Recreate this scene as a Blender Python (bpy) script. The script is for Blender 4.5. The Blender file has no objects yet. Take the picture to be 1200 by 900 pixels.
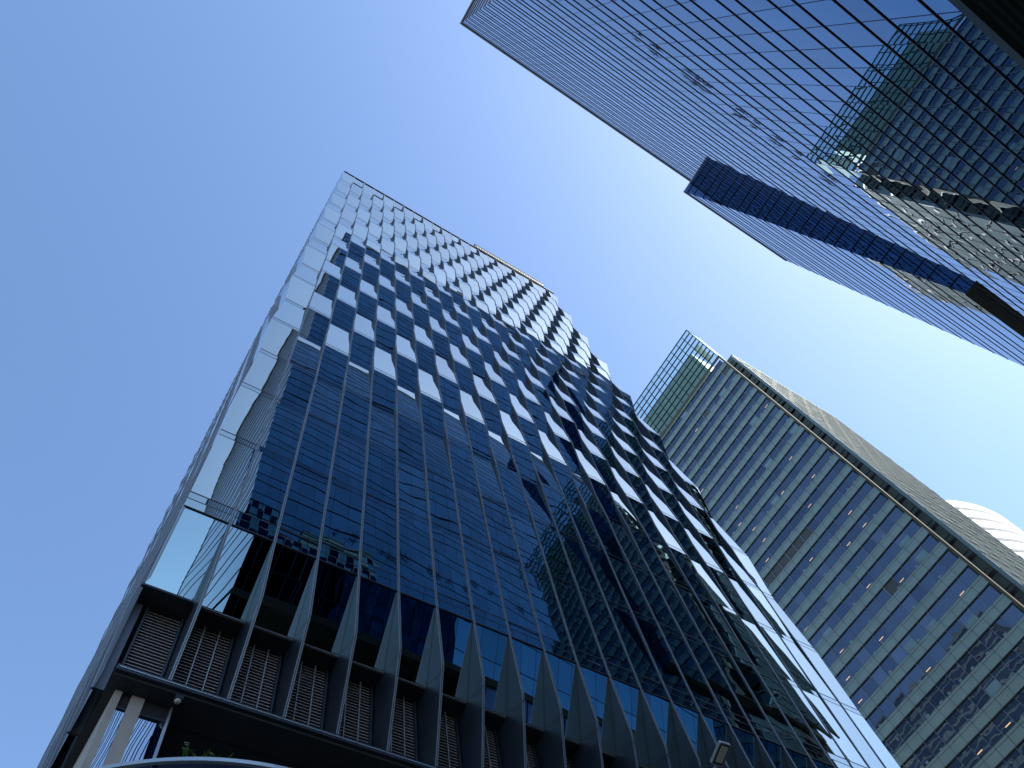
import bpy, math, random
from mathutils import Vector, Matrix

# ------------------------------------------------------------------ camera, sky, sun, exposure
S = bpy.context.scene
COL = S.collection
rnd = random.Random(7)
R = ((0.83981733, -0.52321379, -0.1447556),
     (0.4426235, 0.81433054, -0.37543336),
     (0.31431082, 0.25122321, 0.91547562))          # rows: image right, image down, forward
CAMZ = 1.6
cd = bpy.data.cameras.new('camera')
cam = bpy.data.objects.new('camera', cd)
COL.objects.link(cam)
rx, dn, fw = (Vector(r) for r in R)
up, bk = -dn, -fw
m = Matrix(((rx.x, up.x, bk.x, 0), (rx.y, up.y, bk.y, 0), (rx.z, up.z, bk.z, CAMZ), (0, 0, 0, 1)))
cam.matrix_world = m
cd.sensor_width = 36.0
cd.lens = 889.1957 / 1200 * 36
cd.clip_start, cd.clip_end = 0.1, 8000
S.camera = cam

SUN_EL, SUN_AZ = math.radians(50), math.radians(-47)      # azimuth from +X towards +Y
w = bpy.data.worlds.new('World')
S.world = w
w.use_nodes = True
nt = w.node_tree
bg = nt.nodes['Background']
sky = nt.nodes.new('ShaderNodeTexSky')
sky.sky_type = 'NISHITA'
sky.sun_disc = False
sky.sun_elevation = SUN_EL
sky.sun_rotation = math.pi / 2 - SUN_AZ
sky.altitude = 0
sky.air_density = 1.0
sky.dust_density = 0.75
sky.ozone_density = 3.0
tint = nt.nodes.new('ShaderNodeMix')                     # clear, slightly bluer air
tint.data_type = 'RGBA'
tint.blend_type = 'MULTIPLY'
tint.inputs[0].default_value = 1.0
tint.inputs[7].default_value = (0.92, 0.985, 1.02, 1)
nt.links.new(sky.outputs[0], tint.inputs[6])
nt.links.new(tint.outputs[2], bg.inputs[0])
bg.inputs[1].default_value = 0.15
sl = bpy.data.lights.new('sun', 'SUN')
sl.energy = 4.0
sl.angle = math.radians(0.5)
sl.color = (1, 0.95, 0.86)
so = bpy.data.objects.new('sun', sl)
COL.objects.link(so)
sd = Vector((math.cos(SUN_AZ) * math.cos(SUN_EL), math.sin(SUN_AZ) * math.cos(SUN_EL), math.sin(SUN_EL)))
so.rotation_euler = sd.to_track_quat('Z', 'Y').to_euler()
vs = S.view_settings
vs.view_transform = 'Standard'
vs.look = 'None'
vs.exposure = 1.0
vs.gamma = 1.0
S.render.engine = 'CYCLES'
cy = S.cycles
cy.max_bounces = 12
cy.glossy_bounces = 8
cy.transparent_max_bounces = 12
cy.caustics_reflective = False
cy.caustics_refractive = False

# ------------------------------------------------------------------ materials
def nodes(name):
    mt = bpy.data.materials.new(name)
    mt.use_nodes = True
    t = mt.node_tree
    return mt, t, t.nodes['Principled BSDF']

def math_node(t, op, a, b=None):
    n = t.nodes.new('ShaderNodeMath')
    n.operation = op
    for i, v in enumerate((a, b)):
        if v is None:
            continue
        if isinstance(v, (int, float)):
            n.inputs[i].default_value = v
        else:
            t.links.new(v, n.inputs[i])
    return n.outputs[0]

def solid(name, col, rough=0.6, metal=0.0, var=0.12, scale=0.7, spec=0.4):
    mt, t, b = nodes(name)
    tc = t.nodes.new('ShaderNodeTexCoord')
    nz = t.nodes.new('ShaderNodeTexNoise')
    nz.inputs['Scale'].default_value = scale
    nz.inputs['Detail'].default_value = 6
    t.links.new(tc.outputs['Object'], nz.inputs['Vector'])
    cr = t.nodes.new('ShaderNodeValToRGB')
    cr.color_ramp.elements[0].position = 0.3
    cr.color_ramp.elements[1].position = 0.7
    cr.color_ramp.elements[0].color = (*[c * (1 - var) for c in col], 1)
    cr.color_ramp.elements[1].color = (*[min(1, c * (1 + var)) for c in col], 1)
    t.links.new(nz.outputs[0], cr.inputs[0])
    t.links.new(cr.outputs[0], b.inputs['Base Color'])
    b.inputs['Roughness'].default_value = rough
    b.inputs['Metallic'].default_value = metal
    b.inputs['Specular IOR Level'].default_value = spec
    return mt

def mirror(name, col, w, h, pillow=0.004, wave=0.008, wscale=0.6, tilt=0.002, var=0.06, rough=0.0, body=None, bodyfac=0.0):
    """coated glass: UV holds (cell + fraction); every pane bulges, waves and leans a little on its own"""
    mt, t, b = nodes(name)
    uv = t.nodes.new('ShaderNodeUVMap')
    sp = t.nodes.new('ShaderNodeSeparateXYZ')
    t.links.new(uv.outputs[0], sp.inputs[0])
    fl = t.nodes.new('ShaderNodeVectorMath')
    fl.operation = 'FLOOR'
    t.links.new(uv.outputs[0], fl.inputs[0])
    wn = t.nodes.new('ShaderNodeTexWhiteNoise')
    wn.noise_dimensions = '3D'
    t.links.new(fl.outputs[0], wn.inputs['Vector'])
    rs = t.nodes.new('ShaderNodeSeparateXYZ')
    t.links.new(wn.outputs['Color'], rs.inputs[0])
    fu = math_node(t, 'MULTIPLY', math_node(t, 'SUBTRACT', math_node(t, 'FRACT', sp.outputs[0]), 0.5), w)
    fv = math_node(t, 'MULTIPLY', math_node(t, 'SUBTRACT', math_node(t, 'FRACT', sp.outputs[1]), 0.5), h)
    pil = math_node(t, 'ADD', math_node(t, 'MULTIPLY', fu, fu), math_node(t, 'MULTIPLY', math_node(t, 'MULTIPLY', fv, fv), 0.35))
    pil = math_node(t, 'MULTIPLY', pil, math_node(t, 'MULTIPLY', math_node(t, 'ADD', rs.outputs[2], -0.15), -2 * pillow))
    tu = math_node(t, 'MULTIPLY', fu, math_node(t, 'MULTIPLY', math_node(t, 'SUBTRACT', rs.outputs[0], 0.5), 2 * tilt))
    tv = math_node(t, 'MULTIPLY', fv, math_node(t, 'MULTIPLY', math_node(t, 'SUBTRACT', rs.outputs[1], 0.5), 2 * tilt))
    tc = t.nodes.new('ShaderNodeTexCoord')
    off = t.nodes.new('ShaderNodeVectorMath')
    off.operation = 'MULTIPLY_ADD'
    t.links.new(wn.outputs['Color'], off.inputs[0])
    off.inputs[1].default_value = (9, 9, 9)
    t.links.new(tc.outputs['Object'], off.inputs[2])
    nz = t.nodes.new('ShaderNodeTexNoise')
    nz.inputs['Scale'].default_value = wscale
    nz.inputs['Detail'].default_value = 1.0
    t.links.new(off.outputs[0], nz.inputs['Vector'])
    hgt = math_node(t, 'ADD', math_node(t, 'ADD', tu, tv), math_node(t, 'ADD', pil, math_node(t, 'MULTIPLY', nz.outputs[0], wave)))
    bp = t.nodes.new('ShaderNodeBump')
    bp.inputs['Distance'].default_value = 1.0
    t.links.new(hgt, bp.inputs['Height'])
    t.links.new(bp.outputs[0], b.inputs['Normal'])
    mx = t.nodes.new('ShaderNodeMix')
    mx.data_type = 'RGBA'
    mx.inputs[6].default_value = (*[c * (1 - var) for c in col], 1)
    mx.inputs[7].default_value = (*[min(1, c * (1 + var)) for c in col], 1)
    t.links.new(wn.outputs['Value'], mx.inputs[0])
    t.links.new(mx.outputs[2], b.inputs['Base Color'])
    b.inputs['Metallic'].default_value = 1.0
    b.inputs['Roughness'].default_value = rough
    if body:
        out = t.nodes['Material Output']
        df = t.nodes.new('ShaderNodeBsdfDiffuse')
        df.inputs[0].default_value = (*body, 1)
        ms = t.nodes.new('ShaderNodeMixShader')
        ms.inputs[0].default_value = bodyfac
        t.links.new(b.outputs[0], ms.inputs[1])
        t.links.new(df.outputs[0], ms.inputs[2])
        t.links.new(ms.outputs[0], out.inputs[0])
    return mt

def emit(name, col, strength):
    mt, t, b = nodes(name)
    b.inputs['Base Color'].default_value = (*col, 1)
    b.inputs['Emission Color'].default_value = (*col, 1)
    b.inputs['Emission Strength'].default_value = strength
    return mt

def seeglass(name, tint, refl=0.18):
    mt, t, b = nodes(name)
    out = t.nodes['Material Output']
    tr = t.nodes.new('ShaderNodeBsdfTransparent')
    tr.inputs[0].default_value = (*tint, 1)
    gl = t.nodes.new('ShaderNodeBsdfGlossy')
    gl.inputs['Roughness'].default_value = 0.02
    gl.inputs[0].default_value = (0.75, 0.9, 0.9, 1)
    fr = t.nodes.new('ShaderNodeLayerWeight')
    fr.inputs[0].default_value = refl
    ms = t.nodes.new('ShaderNodeMixShader')
    t.links.new(fr.outputs['Fresnel'], ms.inputs[0])
    t.links.new(tr.outputs[0], ms.inputs[1])
    t.links.new(gl.outputs[0], ms.inputs[2])
    t.links.new(ms.outputs[0], out.inputs[0])
    return mt

def frosted(name, col):
    mt, t, b = nodes(name)
    out = t.nodes['Material Output']
    a = t.nodes.new('ShaderNodeBsdfTranslucent')
    d = t.nodes.new('ShaderNodeBsdfDiffuse')
    a.inputs[0].default_value = d.inputs[0].default_value = (*col, 1)
    ms = t.nodes.new('ShaderNodeMixShader')
    t.links.new(a.outputs[0], ms.inputs[1])
    t.links.new(d.outputs[0], ms.inputs[2])
    t.links.new(ms.outputs[0], out.inputs[0])
    return mt

M = {}
M['a_glass'] = mirror('faceted coated glass', (0.30, 0.39, 0.40), 1.26, 3.9, 0.005, 0.0055, 0.5, 0.003, 0.13)
M['a_strip'] = mirror('transom strip glass', (0.24, 0.33, 0.35), 1.26, 0.36, 0.001, 0.003, 0.5, 0.001)
M['a_line'] = solid('dark gasket', (0.02, 0.025, 0.03), 0.5)
M['a_fin'] = solid('slate grey aluminium fin', (0.034, 0.048, 0.066), 0.45, 0.3, 0.22, 1.6)
M['a_side'] = solid('light slate side cladding', (0.15, 0.175, 0.20), 0.45, 0.3, 0.08, 0.5)
M['a_finedge'] = solid('pale fin edge', (0.26, 0.30, 0.33), 0.4, 0.4, 0.06)
M['a_core'] = solid('dark floor core', (0.02, 0.022, 0.025), 0.8)
M['louver'] = solid('grey louver slat', (0.36, 0.32, 0.295), 0.5, 0.2, 0.1)
M['black'] = solid('black louver backing', (0.008, 0.008, 0.009), 0.8)
M['soffit'] = solid('black soffit board', (0.028, 0.034, 0.034), 0.6, 0, 0.2)
M['soffit_gap'] = solid('soffit joint', (0.005, 0.005, 0.005), 0.9)
M['alu'] = solid('brushed aluminium trim', (0.42, 0.46, 0.48), 0.35, 0.5, 0.06)
M['stone'] = solid('beige stone cladding', (0.40, 0.36, 0.32), 0.7, 0, 0.1, 2.5)
M['lobby'] = mirror('lobby glass', (0.45, 0.55, 0.62), 1.0, 5, 0.003, 0.01, 0.5, 0.002)
M['b_glass'] = mirror('blue curtain wall glass', (0.06, 0.165, 0.29), 1.52, 2.7, 0.0015, 0.003, 0.4, 0.001, 0.14)
M['b_side'] = mirror('bay side glass', (0.05, 0.11, 0.22), 1.2, 2.7, 0.001, 0.002, 0.4, 0.001)
M['b_fin'] = solid('navy horizontal fin', (0.012, 0.016, 0.03), 0.35, 0.3, 0.1)
M['b_mull'] = solid('thin dark mullion', (0.03, 0.04, 0.06), 0.5)
M['b_soffit'] = solid('dark green mesh soffit', (0.03, 0.066, 0.062), 0.7, 0, 0.25, 6)
M['b_para'] = solid('grey parapet cladding', (0.26, 0.29, 0.31), 0.5)
M['b_blue'] = solid('deep blue solid glass', (0.04, 0.17, 0.62), 0.15)  # blue carried by the base colour instead of a mirror coating
M['b_dark'] = solid('dark soffit metal', (0.014, 0.022, 0.022), 0.6)
M['c_sp'] = solid('teal glass spandrel', (0.27, 0.345, 0.29), 0.25, 0.2, 0.08, 0.4, 0.6)
M['c_line'] = solid('spandrel joint and shade strip', (0.03, 0.045, 0.05), 0.6)
for k, c, bf in (('c_g0', (0.20, 0.23, 0.29), 0.35), ('c_g1', (0.16, 0.19, 0.25), 0.35), ('c_g2', (0.27, 0.30, 0.36), 0.4), ('c_g3', (0.20, 0.24, 0.30), 0.4)):
    M[k] = mirror('office window ' + k, c, 2.2, 2.3, 0.002, 0.006, 0.5, 0.003, body=(0.05, 0.07, 0.085), bodyfac=bf)
M['c_blind'] = solid('drawn olive blind behind glass', (0.085, 0.085, 0.07), 0.35)
M['c_pale'] = solid('pale roller blind behind glass', (0.22, 0.32, 0.34), 0.3)
M['c_mull'] = solid('pale grey mullion', (0.24, 0.29, 0.31), 0.5)
M['c_dark'] = solid('dark recess', (0.02, 0.028, 0.03), 0.6)
M['c_beige'] = solid('beige corner trim', (0.11, 0.10, 0.07), 0.8, 0, 0.1, 0.7, 0.1)
M['c_screen'] = mirror('grey screen panel', (0.30, 0.34, 0.36), 3.2, 4.1, 0.001, 0.004, 0.5, 0.003, 0.15, 0.5, body=(0.085, 0.105, 0.098), bodyfac=0.95)
M['c_frame'] = solid('dark green crown frame', (0.035, 0.065, 0.07), 0.85, 0, 0.1, 0.5, 0.05)
M['c_gap'] = solid('grey green recess panel', (0.09, 0.115, 0.105), 0.7)
M['c_crown'] = seeglass('pale green crown glass', (0.72, 0.86, 0.84))
M['c_frost'] = frosted('frosted crown glass', (0.78, 0.92, 0.88))
M['c_plant'] = solid('pale plant room wall', (0.5, 0.58, 0.52), 0.7)
M['c_white'] = solid('white lit louver', (0.8, 0.8, 0.76), 0.6)
M['lamp_warm'] = emit('warm office tube', (1.0, 0.62, 0.34), 0.42)
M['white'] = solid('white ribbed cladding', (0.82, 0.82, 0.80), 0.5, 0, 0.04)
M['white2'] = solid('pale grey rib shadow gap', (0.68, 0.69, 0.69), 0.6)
M['wall_g'] = mirror('dark office glass', (0.16, 0.20, 0.24), 3, 4, 0.003, 0.01, 0.4, 0.004, body=(0.03, 0.04, 0.045), bodyfac=0.4)
M['wall_s'] = solid('grey green spandrel', (0.14, 0.18, 0.18), 0.5)
M['asphalt'] = solid('asphalt', (0.05, 0.05, 0.052), 0.9, 0, 0.25, 3)
M['paving'] = solid('grey granite paving', (0.22, 0.21, 0.20), 0.8, 0, 0.15, 2)
M['kerb'] = solid('granite kerb', (0.32, 0.31, 0.30), 0.8)
M['paint'] = solid('white road paint', (0.75, 0.75, 0.73), 0.7)
M['leaf'] = solid('fresh green leaf', (0.10, 0.20, 0.035), 0.5, 0, 0.35, 12)
M['twig'] = solid('dry dark twig', (0.03, 0.028, 0.025), 0.9)
M['lampbody'] = solid('grey lamp housing', (0.30, 0.31, 0.31), 0.4, 0.4)
M['lampled'] = solid('yellowed lamp lens', (0.55, 0.52, 0.36), 0.25)
M['canopy'] = mirror('blue canopy glass', (0.45, 0.52, 0.68), 1, 1, 0.002, 0.004, 0.6, 0.001, body=(0.06, 0.09, 0.2), bodyfac=0.5)
M['cream'] = solid('cream plastic', (0.5, 0.47, 0.42), 0.4)

# ------------------------------------------------------------------ mesh helper
class MB:
    def __init__(self):
        self.v, self.f, self.m, self.uv, self.mats = [], [], [], [], []
    def mi(self, mat):
        mm = M[mat]
        if mm not in self.mats:
            self.mats.append(mm)
        return self.mats.index(mm)
    def poly(self, pts, mat, uvs=None):
        b = len(self.v)
        self.v += [tuple(p) for p in pts]
        self.f.append(tuple(range(b, b + len(pts))))
        self.m.append(self.mi(mat))
        self.uv.append(uvs or [(0.5, 0.5)] * len(pts))
    def cell(self, a, b, c, d, mat, i=0, j=0):          # pane a,b,c,d = bottom-left, bottom-right, top-right, top-left
        self.poly((a, b, c, d), mat, [(i + .001, j + .001), (i + .999, j + .001), (i + .999, j + .999), (i + .001, j + .999)])
    def box(self, lo, hi, mat):
        x0, y0, z0 = lo
        x1, y1, z1 = hi
        self.hexa([(x0, y0, z0), (x1, y0, z0), (x1, y1, z0), (x0, y1, z0), (x0, y0, z1), (x1, y0, z1), (x1, y1, z1), (x0, y1, z1)], mat)
    def hexa(self, p, mat):
        for q in ((3, 2, 1, 0), (4, 5, 6, 7), (0, 1, 5, 4), (1, 2, 6, 5), (2, 3, 7, 6), (3, 0, 4, 7)):
            self.poly([p[k] for k in q], mat)
    def bar(self, p, q, wv, hv, mat):                   # a bar from p to q with full-width vectors wv, hv
        p, q, wv, hv = Vector(p), Vector(q), Vector(wv) / 2, Vector(hv) / 2
        self.hexa([p - wv - hv, p + wv - hv, p + wv + hv, p - wv + hv, q - wv - hv, q + wv - hv, q + wv + hv, q - wv + hv], mat)
    def tube(self, pts, r, mat, n=8, close=True):
        rings = []
        for i, p in enumerate(pts):
            p = Vector(p)
            d = (Vector(pts[min(i + 1, len(pts) - 1)]) - Vector(pts[max(i - 1, 0)])).normalized()
            a = d.orthogonal().normalized()
            c = d.cross(a)
            rr = r[i] if isinstance(r, (list, tuple)) else r
            rings.append([p + a * math.cos(2 * math.pi * k / n) * rr + c * math.sin(2 * math.pi * k / n) * rr for k in range(n)])
        for A, B in zip(rings, rings[1:]):
            for k in range(n):
                self.poly((A[k], A[(k + 1) % n], B[(k + 1) % n], B[k]), mat)
        if close:
            self.poly(rings[0][::-1], mat)
            self.poly(rings[-1], mat)
    def build(self, name, parent=None, smooth=False, **kw):
        me = bpy.data.meshes.new(name)
        me.from_pydata(self.v, [], self.f)
        for mm in self.mats:
            me.materials.append(mm)
        me.polygons.foreach_set('material_index', self.m)
        if smooth:
            me.polygons.foreach_set('use_smooth', [True] * len(self.f))
        ul = me.uv_layers.new(name='UVMap')
        ul.data.foreach_set('uv', [c for u in self.uv for p in u for c in p])
        me.update()
        o = bpy.data.objects.new(name, me)
        COL.objects.link(o)
        if parent:
            o.parent = parent
            o.matrix_parent_inverse = parent_inv(parent)
        for k, v in kw.items():
            o[k] = v
        return o

def parent_inv(p):
    mw = Matrix.Translation(p.location)
    if p.parent:
        mw = Matrix.Translation(p.parent.location) if p.type != 'EMPTY' else mw
    return mw.inverted()

def thing(name, loc, label, cat, group=None):
    o = bpy.data.objects.new(name, None)
    o.empty_display_size = 1
    o.location = loc
    COL.objects.link(o)
    o['label'] = label
    o['category'] = cat
    if group:
        o['group'] = group
    return o

def tag(o, label, cat, group=None):
    o['label'] = label
    o['category'] = cat
    if group:
        o['group'] = group
    return o

def project(p):
    q = Vector(p) - Vector((0, 0, CAMZ))
    z = fw.dot(q)
    if z <= 0.1:
        return None
    return 600 + 889.2 * rx.dot(q) / z, 450 + 889.2 * dn.dot(q) / z

# ------------------------------------------------------------------ ground, road, pavements
g = MB(); g.poly([(-3000, -3000, 0), (3000, -3000, 0), (3000, 3000, 0), (-3000, 3000, 0)], 'paving'); g.build('ground', kind='structure')
g = MB(); g.box((-900, -8.6, 0.002), (900, -1.8, 0.004), 'asphalt'); g.build('road', kind='structure')
g = MB(); g.box((-900, -1.8, 0.0), (900, 11.6, 0.13), 'paving'); g.box((-900, -12, 0.0), (900, -8.6, 0.13), 'paving'); g.build('pavement', kind='structure')
g = MB(); g.box((-900, -1.98, 0.006), (900, -1.803, 0.137), 'kerb'); g.box((-900, -8.597, 0.006), (900, -8.42, 0.137), 'kerb'); g.build('kerb', kind='structure')
g = MB()
for k in range(-40, 60):
    g.box((k * 6.0, -5.27, 0.008), (k * 6.0 + 2.4, -5.13, 0.010), 'paint')
g.build('road_marking', kind='structure')

# ------------------------------------------------------------------ faceted glass tower (left)
D = 12.0
AX0, AP, NC, NR = 0.036 * D, 0.105 * D, 23, 18
ZJ = [1.6 + D * (1.543 + 0.3262 * j) for j in range(NR + 1)]
ZTOP = 1.6 + D * 7.575
AMP = [D * a for a in (0.0, 0.0008, 0.0022, 0.005, 0.0078, 0.0092, 0.0102, 0.0112, 0.0122, 0.013)]
ZSP = 1.6 + D * 1.513
def amp(j): return AMP[min(j, len(AMP) - 1)]
def offs(i, j): return amp(j) * (1 if (i + j) % 2 == 0 else -1)
AX1 = AX0 + AP * NC
tower = thing('faceted_tower', (AX0, D, 0), 'glass tower of zigzag folded panels, pale and dark blue in a checkerboard, above black louvers', 'tower')

def front(u, off, z): return Vector((AX0 + u, D - off, z))
def side(u, off, z): return Vector((AX0 - off, D + u, z))

def pane(mb, P, ul, ur, j, o0, o1, ci):
    """one storey-high pane: transom strip at its foot, glass above, dark gaskets"""
    (ul0, ul1), (ur0, ur1) = ul, ur
    z0, z1 = ZJ[j], ZJ[j + 1]
    def at(t, s, lift=0.0):
        a = P(ul0 + (ul1 - ul0) * t, o0 + (o1 - o0) * t + lift, z0 + (z1 - z0) * t)
        b = P(ur0 + (ur1 - ur0) * t, o0 + (o1 - o0) * t + lift, z0 + (z1 - z0) * t)
        return a.lerp(b, s)
    ts = 0.085
    mb.cell(at(0, 0), at(0, 1), at(ts, 1), at(ts, 0), 'a_strip', ci, j + 40)
    mb.cell(at(ts, 0), at(ts, 1), at(1, 1), at(1, 0), 'a_glass', ci, j)
    for t0, t1 in ((0.0, 0.006), (ts - 0.004, ts + 0.006)):
        mb.poly((at(t0, 0, .006), at(t0, 1, .006), at(t1, 1, .006), at(t1, 0, .006)), 'a_line')
    return at(0.5, 0.5), at

cells = []
for i in range(NC):
    for j in range(NR):
        def edge(k, jj):
            if k == 0: return -offs(0, jj)
            if k == NC: return NC * AP + (0.0 if (NC - 1 + jj) % 2 == 0 else -4.2 * amp(jj))
            return k * AP
        mb = MB()
        c, at = pane(mb, front, (edge(i, j), edge(i, j + 1)), (edge(i + 1, j), edge(i + 1, j + 1)), j, offs(i, j), offs(i, j + 1), i)
        q = [project(at(t, s)) for t, s in ((0, 0), (0, 1), (1, 1), (1, 0))]
        area = abs(sum(q[k][0] * q[(k + 1) % 4][1] - q[(k + 1) % 4][0] * q[k][1] for k in range(4))) / 2
        if not (0 < project(c)[0] < 1200 and 0 < project(c)[1] < 900): area = 0
        cells.append((area, i, j, mb))
cells.sort(key=lambda t: -t[0])
for a, i, j, mb in cells[:100]:
    mb.build('window_panel', tower)
rest = MB()
for a, i, j, mb in cells[100:]:
    for f, mi_, uv in zip(mb.f, mb.m, mb.uv):
        key = [k for k in ('a_strip', 'a_glass', 'a_line') if M[k] == mb.mats[mi_]][0]
        rest.poly([mb.v[k] for k in f], key, uv)
rest.build('window_panel', tower, kind='stuff')

# top course under the parapet
mb = MB()
for i in range(NC):
    o0 = offs(i, NR)
    a, b = i * AP, (i + 1) * AP
    if i == 0: a -= o0
    mb.cell(front(a, o0, ZJ[NR]), front(b, o0, ZJ[NR]), front(b, 0.02, ZTOP), front(a, 0.02, ZTOP), 'a_glass', i, 70)
mb.build('top_course', tower)

NS, SP = 15, 0.107 * D
mb = MB()
for i in range(NS):
    for j in range(NR):
        l0 = -offs(0, j) if i == 0 else i * SP
        l1 = -offs(0, j + 1) if i == 0 else i * SP
        pane(mb, side, (l0, l1), ((i + 1) * SP,) * 2, j, offs(i, j), offs(i, j + 1), 100 + i)
mb.build('side_window', tower, kind='stuff')

GOFF = -0.76
BASEF = [(0.03, ZSP), (0.07, 1.6 + D * 1.312), (-0.58, 1.6 + D * 1.086)]      # fin nose in the base storey: (offset, z)
ZLB, ZLT = 1.6 + D * 1.083, 1.6 + D * 1.309
def fin(P, u, ia, ib, flip=1, base=True, wid=0.07, e=0.025, out=0.0, mat='a_fin'):
    """vertical fin on one column line: nose follows the outermost of the two neighbours, flanks close the gap behind"""
    mb = MB()
    nose, back = [], []
    for j in range(NR + 1):
        a, b = offs(ia, j), offs(ib, j)
        nose.append((max(a, b) + e + out, ZJ[j]))
        back.append((min(a, b) - 0.10, ZJ[j]))
        if j < NR:
            a2, b2 = offs(ia, j + 1), offs(ib, j + 1)
            nose.append((max((a + a2) / 2, (b + b2) / 2) + e + out, (ZJ[j] + ZJ[j + 1]) / 2))
            back.append((min((a + a2) / 2, (b + b2) / 2) - 0.10, (ZJ[j] + ZJ[j + 1]) / 2))
    nose.append((0.05, ZTOP - 0.02)); back.append((-0.1, ZTOP - 0.02))
    if base == 'side':
        n2 = [(0.05, ZLB - 0.05), (0.13, 1.6 + D * 1.312), (0.04, ZSP)]
        b2 = [(-0.2, ZLB - 0.05), (-0.2, 1.6 + D * 1.312), (-0.2, ZSP)]
        nose, back = n2 + nose, b2 + back
    elif base:
        n2 = [(BASEF[2][0], BASEF[2][1]), (BASEF[1][0], BASEF[1][1]), (BASEF[0][0], BASEF[0][1])]
        b2 = [(-1.28, ZLB + 0.02), (-1.28, 1.6 + D * 1.312), (-0.3, ZSP)]
        nose, back = n2 + nose, b2 + back
    h = wid / 2
    for k in range(len(nose) - 1):
        (n0, z0), (n1, z1), (p0, _), (p1, _) = nose[k], nose[k + 1], back[k], back[k + 1]
        zb0, zb1 = back[k][1], back[k + 1][1]
        c = 0.014
        mb.poly((P(u - h, n0 - c, z0), P(u - h, n1 - c, z1), P(u - h, p1, zb1), P(u - h, p0, zb0)), mat)
        mb.poly((P(u + h, n0 - c, z0), P(u + h, p0, zb0), P(u + h, p1, zb1), P(u + h, n1 - c, z1)), mat)
        for s0, s1, off, mt_ in ((-h, -0.008, 0, 'a_finedge'), (-0.008, 0.008, -0.012, 'a_line'), (0.008, h, 0, 'a_finedge')):
            mb.poly((P(u + s0, n0 + off, z0), P(u + s1, n0 + off, z0), P(u + s1, n1 + off, z1), P(u + s0, n1 + off, z1)), mt_)
        for s in (-h, h):
            mb.poly((P(u + s, n0 - c, z0), P(u + s, n0, z0), P(u + s, n1, z1), P(u + s, n1 - c, z1)), 'a_finedge')
    if base is True:                                    # panel joints on the flank
        for s in (-h - 0.004, h + 0.004):
            za, zb = 1.6 + D * 1.507, ZLT + 0.03
            def jl(o0, z0, o1, z1, t=0.028):
                d = Vector((o1 - o0, z1 - z0)).normalized()
                nx, nz_ = -d.y * t / 2, d.x * t / 2
                mb.poly((P(u + s, o0 - nx, z0 - nz_), P(u + s, o0 + nx, z0 + nz_), P(u + s, o1 + nx, z1 + nz_), P(u + s, o1 - nx, z1 - nz_)), 'a_line')
            jl(-0.02, za, GOFF + 0.02, zb, 0.035)
            jl(GOFF + 0.02, zb, -0.10, 1.6 + D * 1.293)
            jl(-0.10, 1.6 + D * 1.293, 0.10, 1.6 + D * 1.293)
    return mb
for k in range(1, NC):
    fin(front, k * AP, k - 1, k).build('fin', tower)
for k in range(1, NS + 1):
    fin(side, k * SP, k - 1, k, base='side', mat='a_side').build('side_fin', tower)

# corner post follows the folded corner
mb = MB()
pts = [(front(-offs(0, j) , offs(0, j), ZJ[j])) for j in range(NR + 1)] + [Vector((AX0, D, ZTOP))]
pts = [Vector((AX0, D - GOFF, ZLT)), Vector((AX0, D, ZSP))] + pts
mb.tube([p + Vector((0.03, 0.03, 0)) for p in pts], 0.035, 'a_finedge', 4)
mb.build('corner_post', tower)

# base storey: leaning glass, ledge, louvers, sill
for i in range(NC):
    mb = MB()
    a, b = (i * AP + 0.02 if i else 0.0), (i + 1) * AP - 0.02
    mb.cell(front(a, GOFF, ZLT + 0.01), front(b, GOFF, ZLT + 0.01), front(b, -0.02, ZSP), front(a, -0.02, ZSP), 'a_glass', i, 60)
    mb.build('base_window', tower)
mb = MB()
for i in range(NC):
    a, b = i * AP, (i + 1) * AP
    mb.cell(front(a, 0.0, ZSP), front(b, 0.0, ZSP), front(b, 0.0, ZJ[0]), front(a, 0.0, ZJ[0]), 'a_strip', i, 80)
mb.box((AX0, D - 0.012, ZSP - 0.035), (AX1, D + 0.2, ZSP - 0.002), 'a_line')
mb.build('transom', tower)
mb = MB()
mb.box((AX0 + 0.9, D + 0.78, ZLT - 0.022), (AX1, D + 0.81, ZLT + 0.01), 'alu')
mb.box((AX0 + 0.05, D + 0.811, ZLT - 0.06), (AX1, D + 1.6, ZLT), 'soffit')
mb.box((AX0 - 0.06, D + 0.72, ZLT - 0.05), (AX0 + AP - 0.06, D + 0.805, ZLT + 0.01), 'a_fin')
mb.build('ledge', tower)
mb = MB()
mb.box((AX0 + 0.20, D + 0.56, ZLB - 0.10), (AX1, D + 0.62, ZLB + 0.03), 'a_fin')
mb.box((AX0 + 0.20, D + 0.621, ZLB - 0.10), (AX1, D + 1.3, ZLB), 'soffit')
mb.box((AX0 + 0.24, D + 0.545, ZLB - 0.045), (AX1, D + 0.559, ZLB - 0.02), 'alu')
mb.build('sill', tower)
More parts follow.
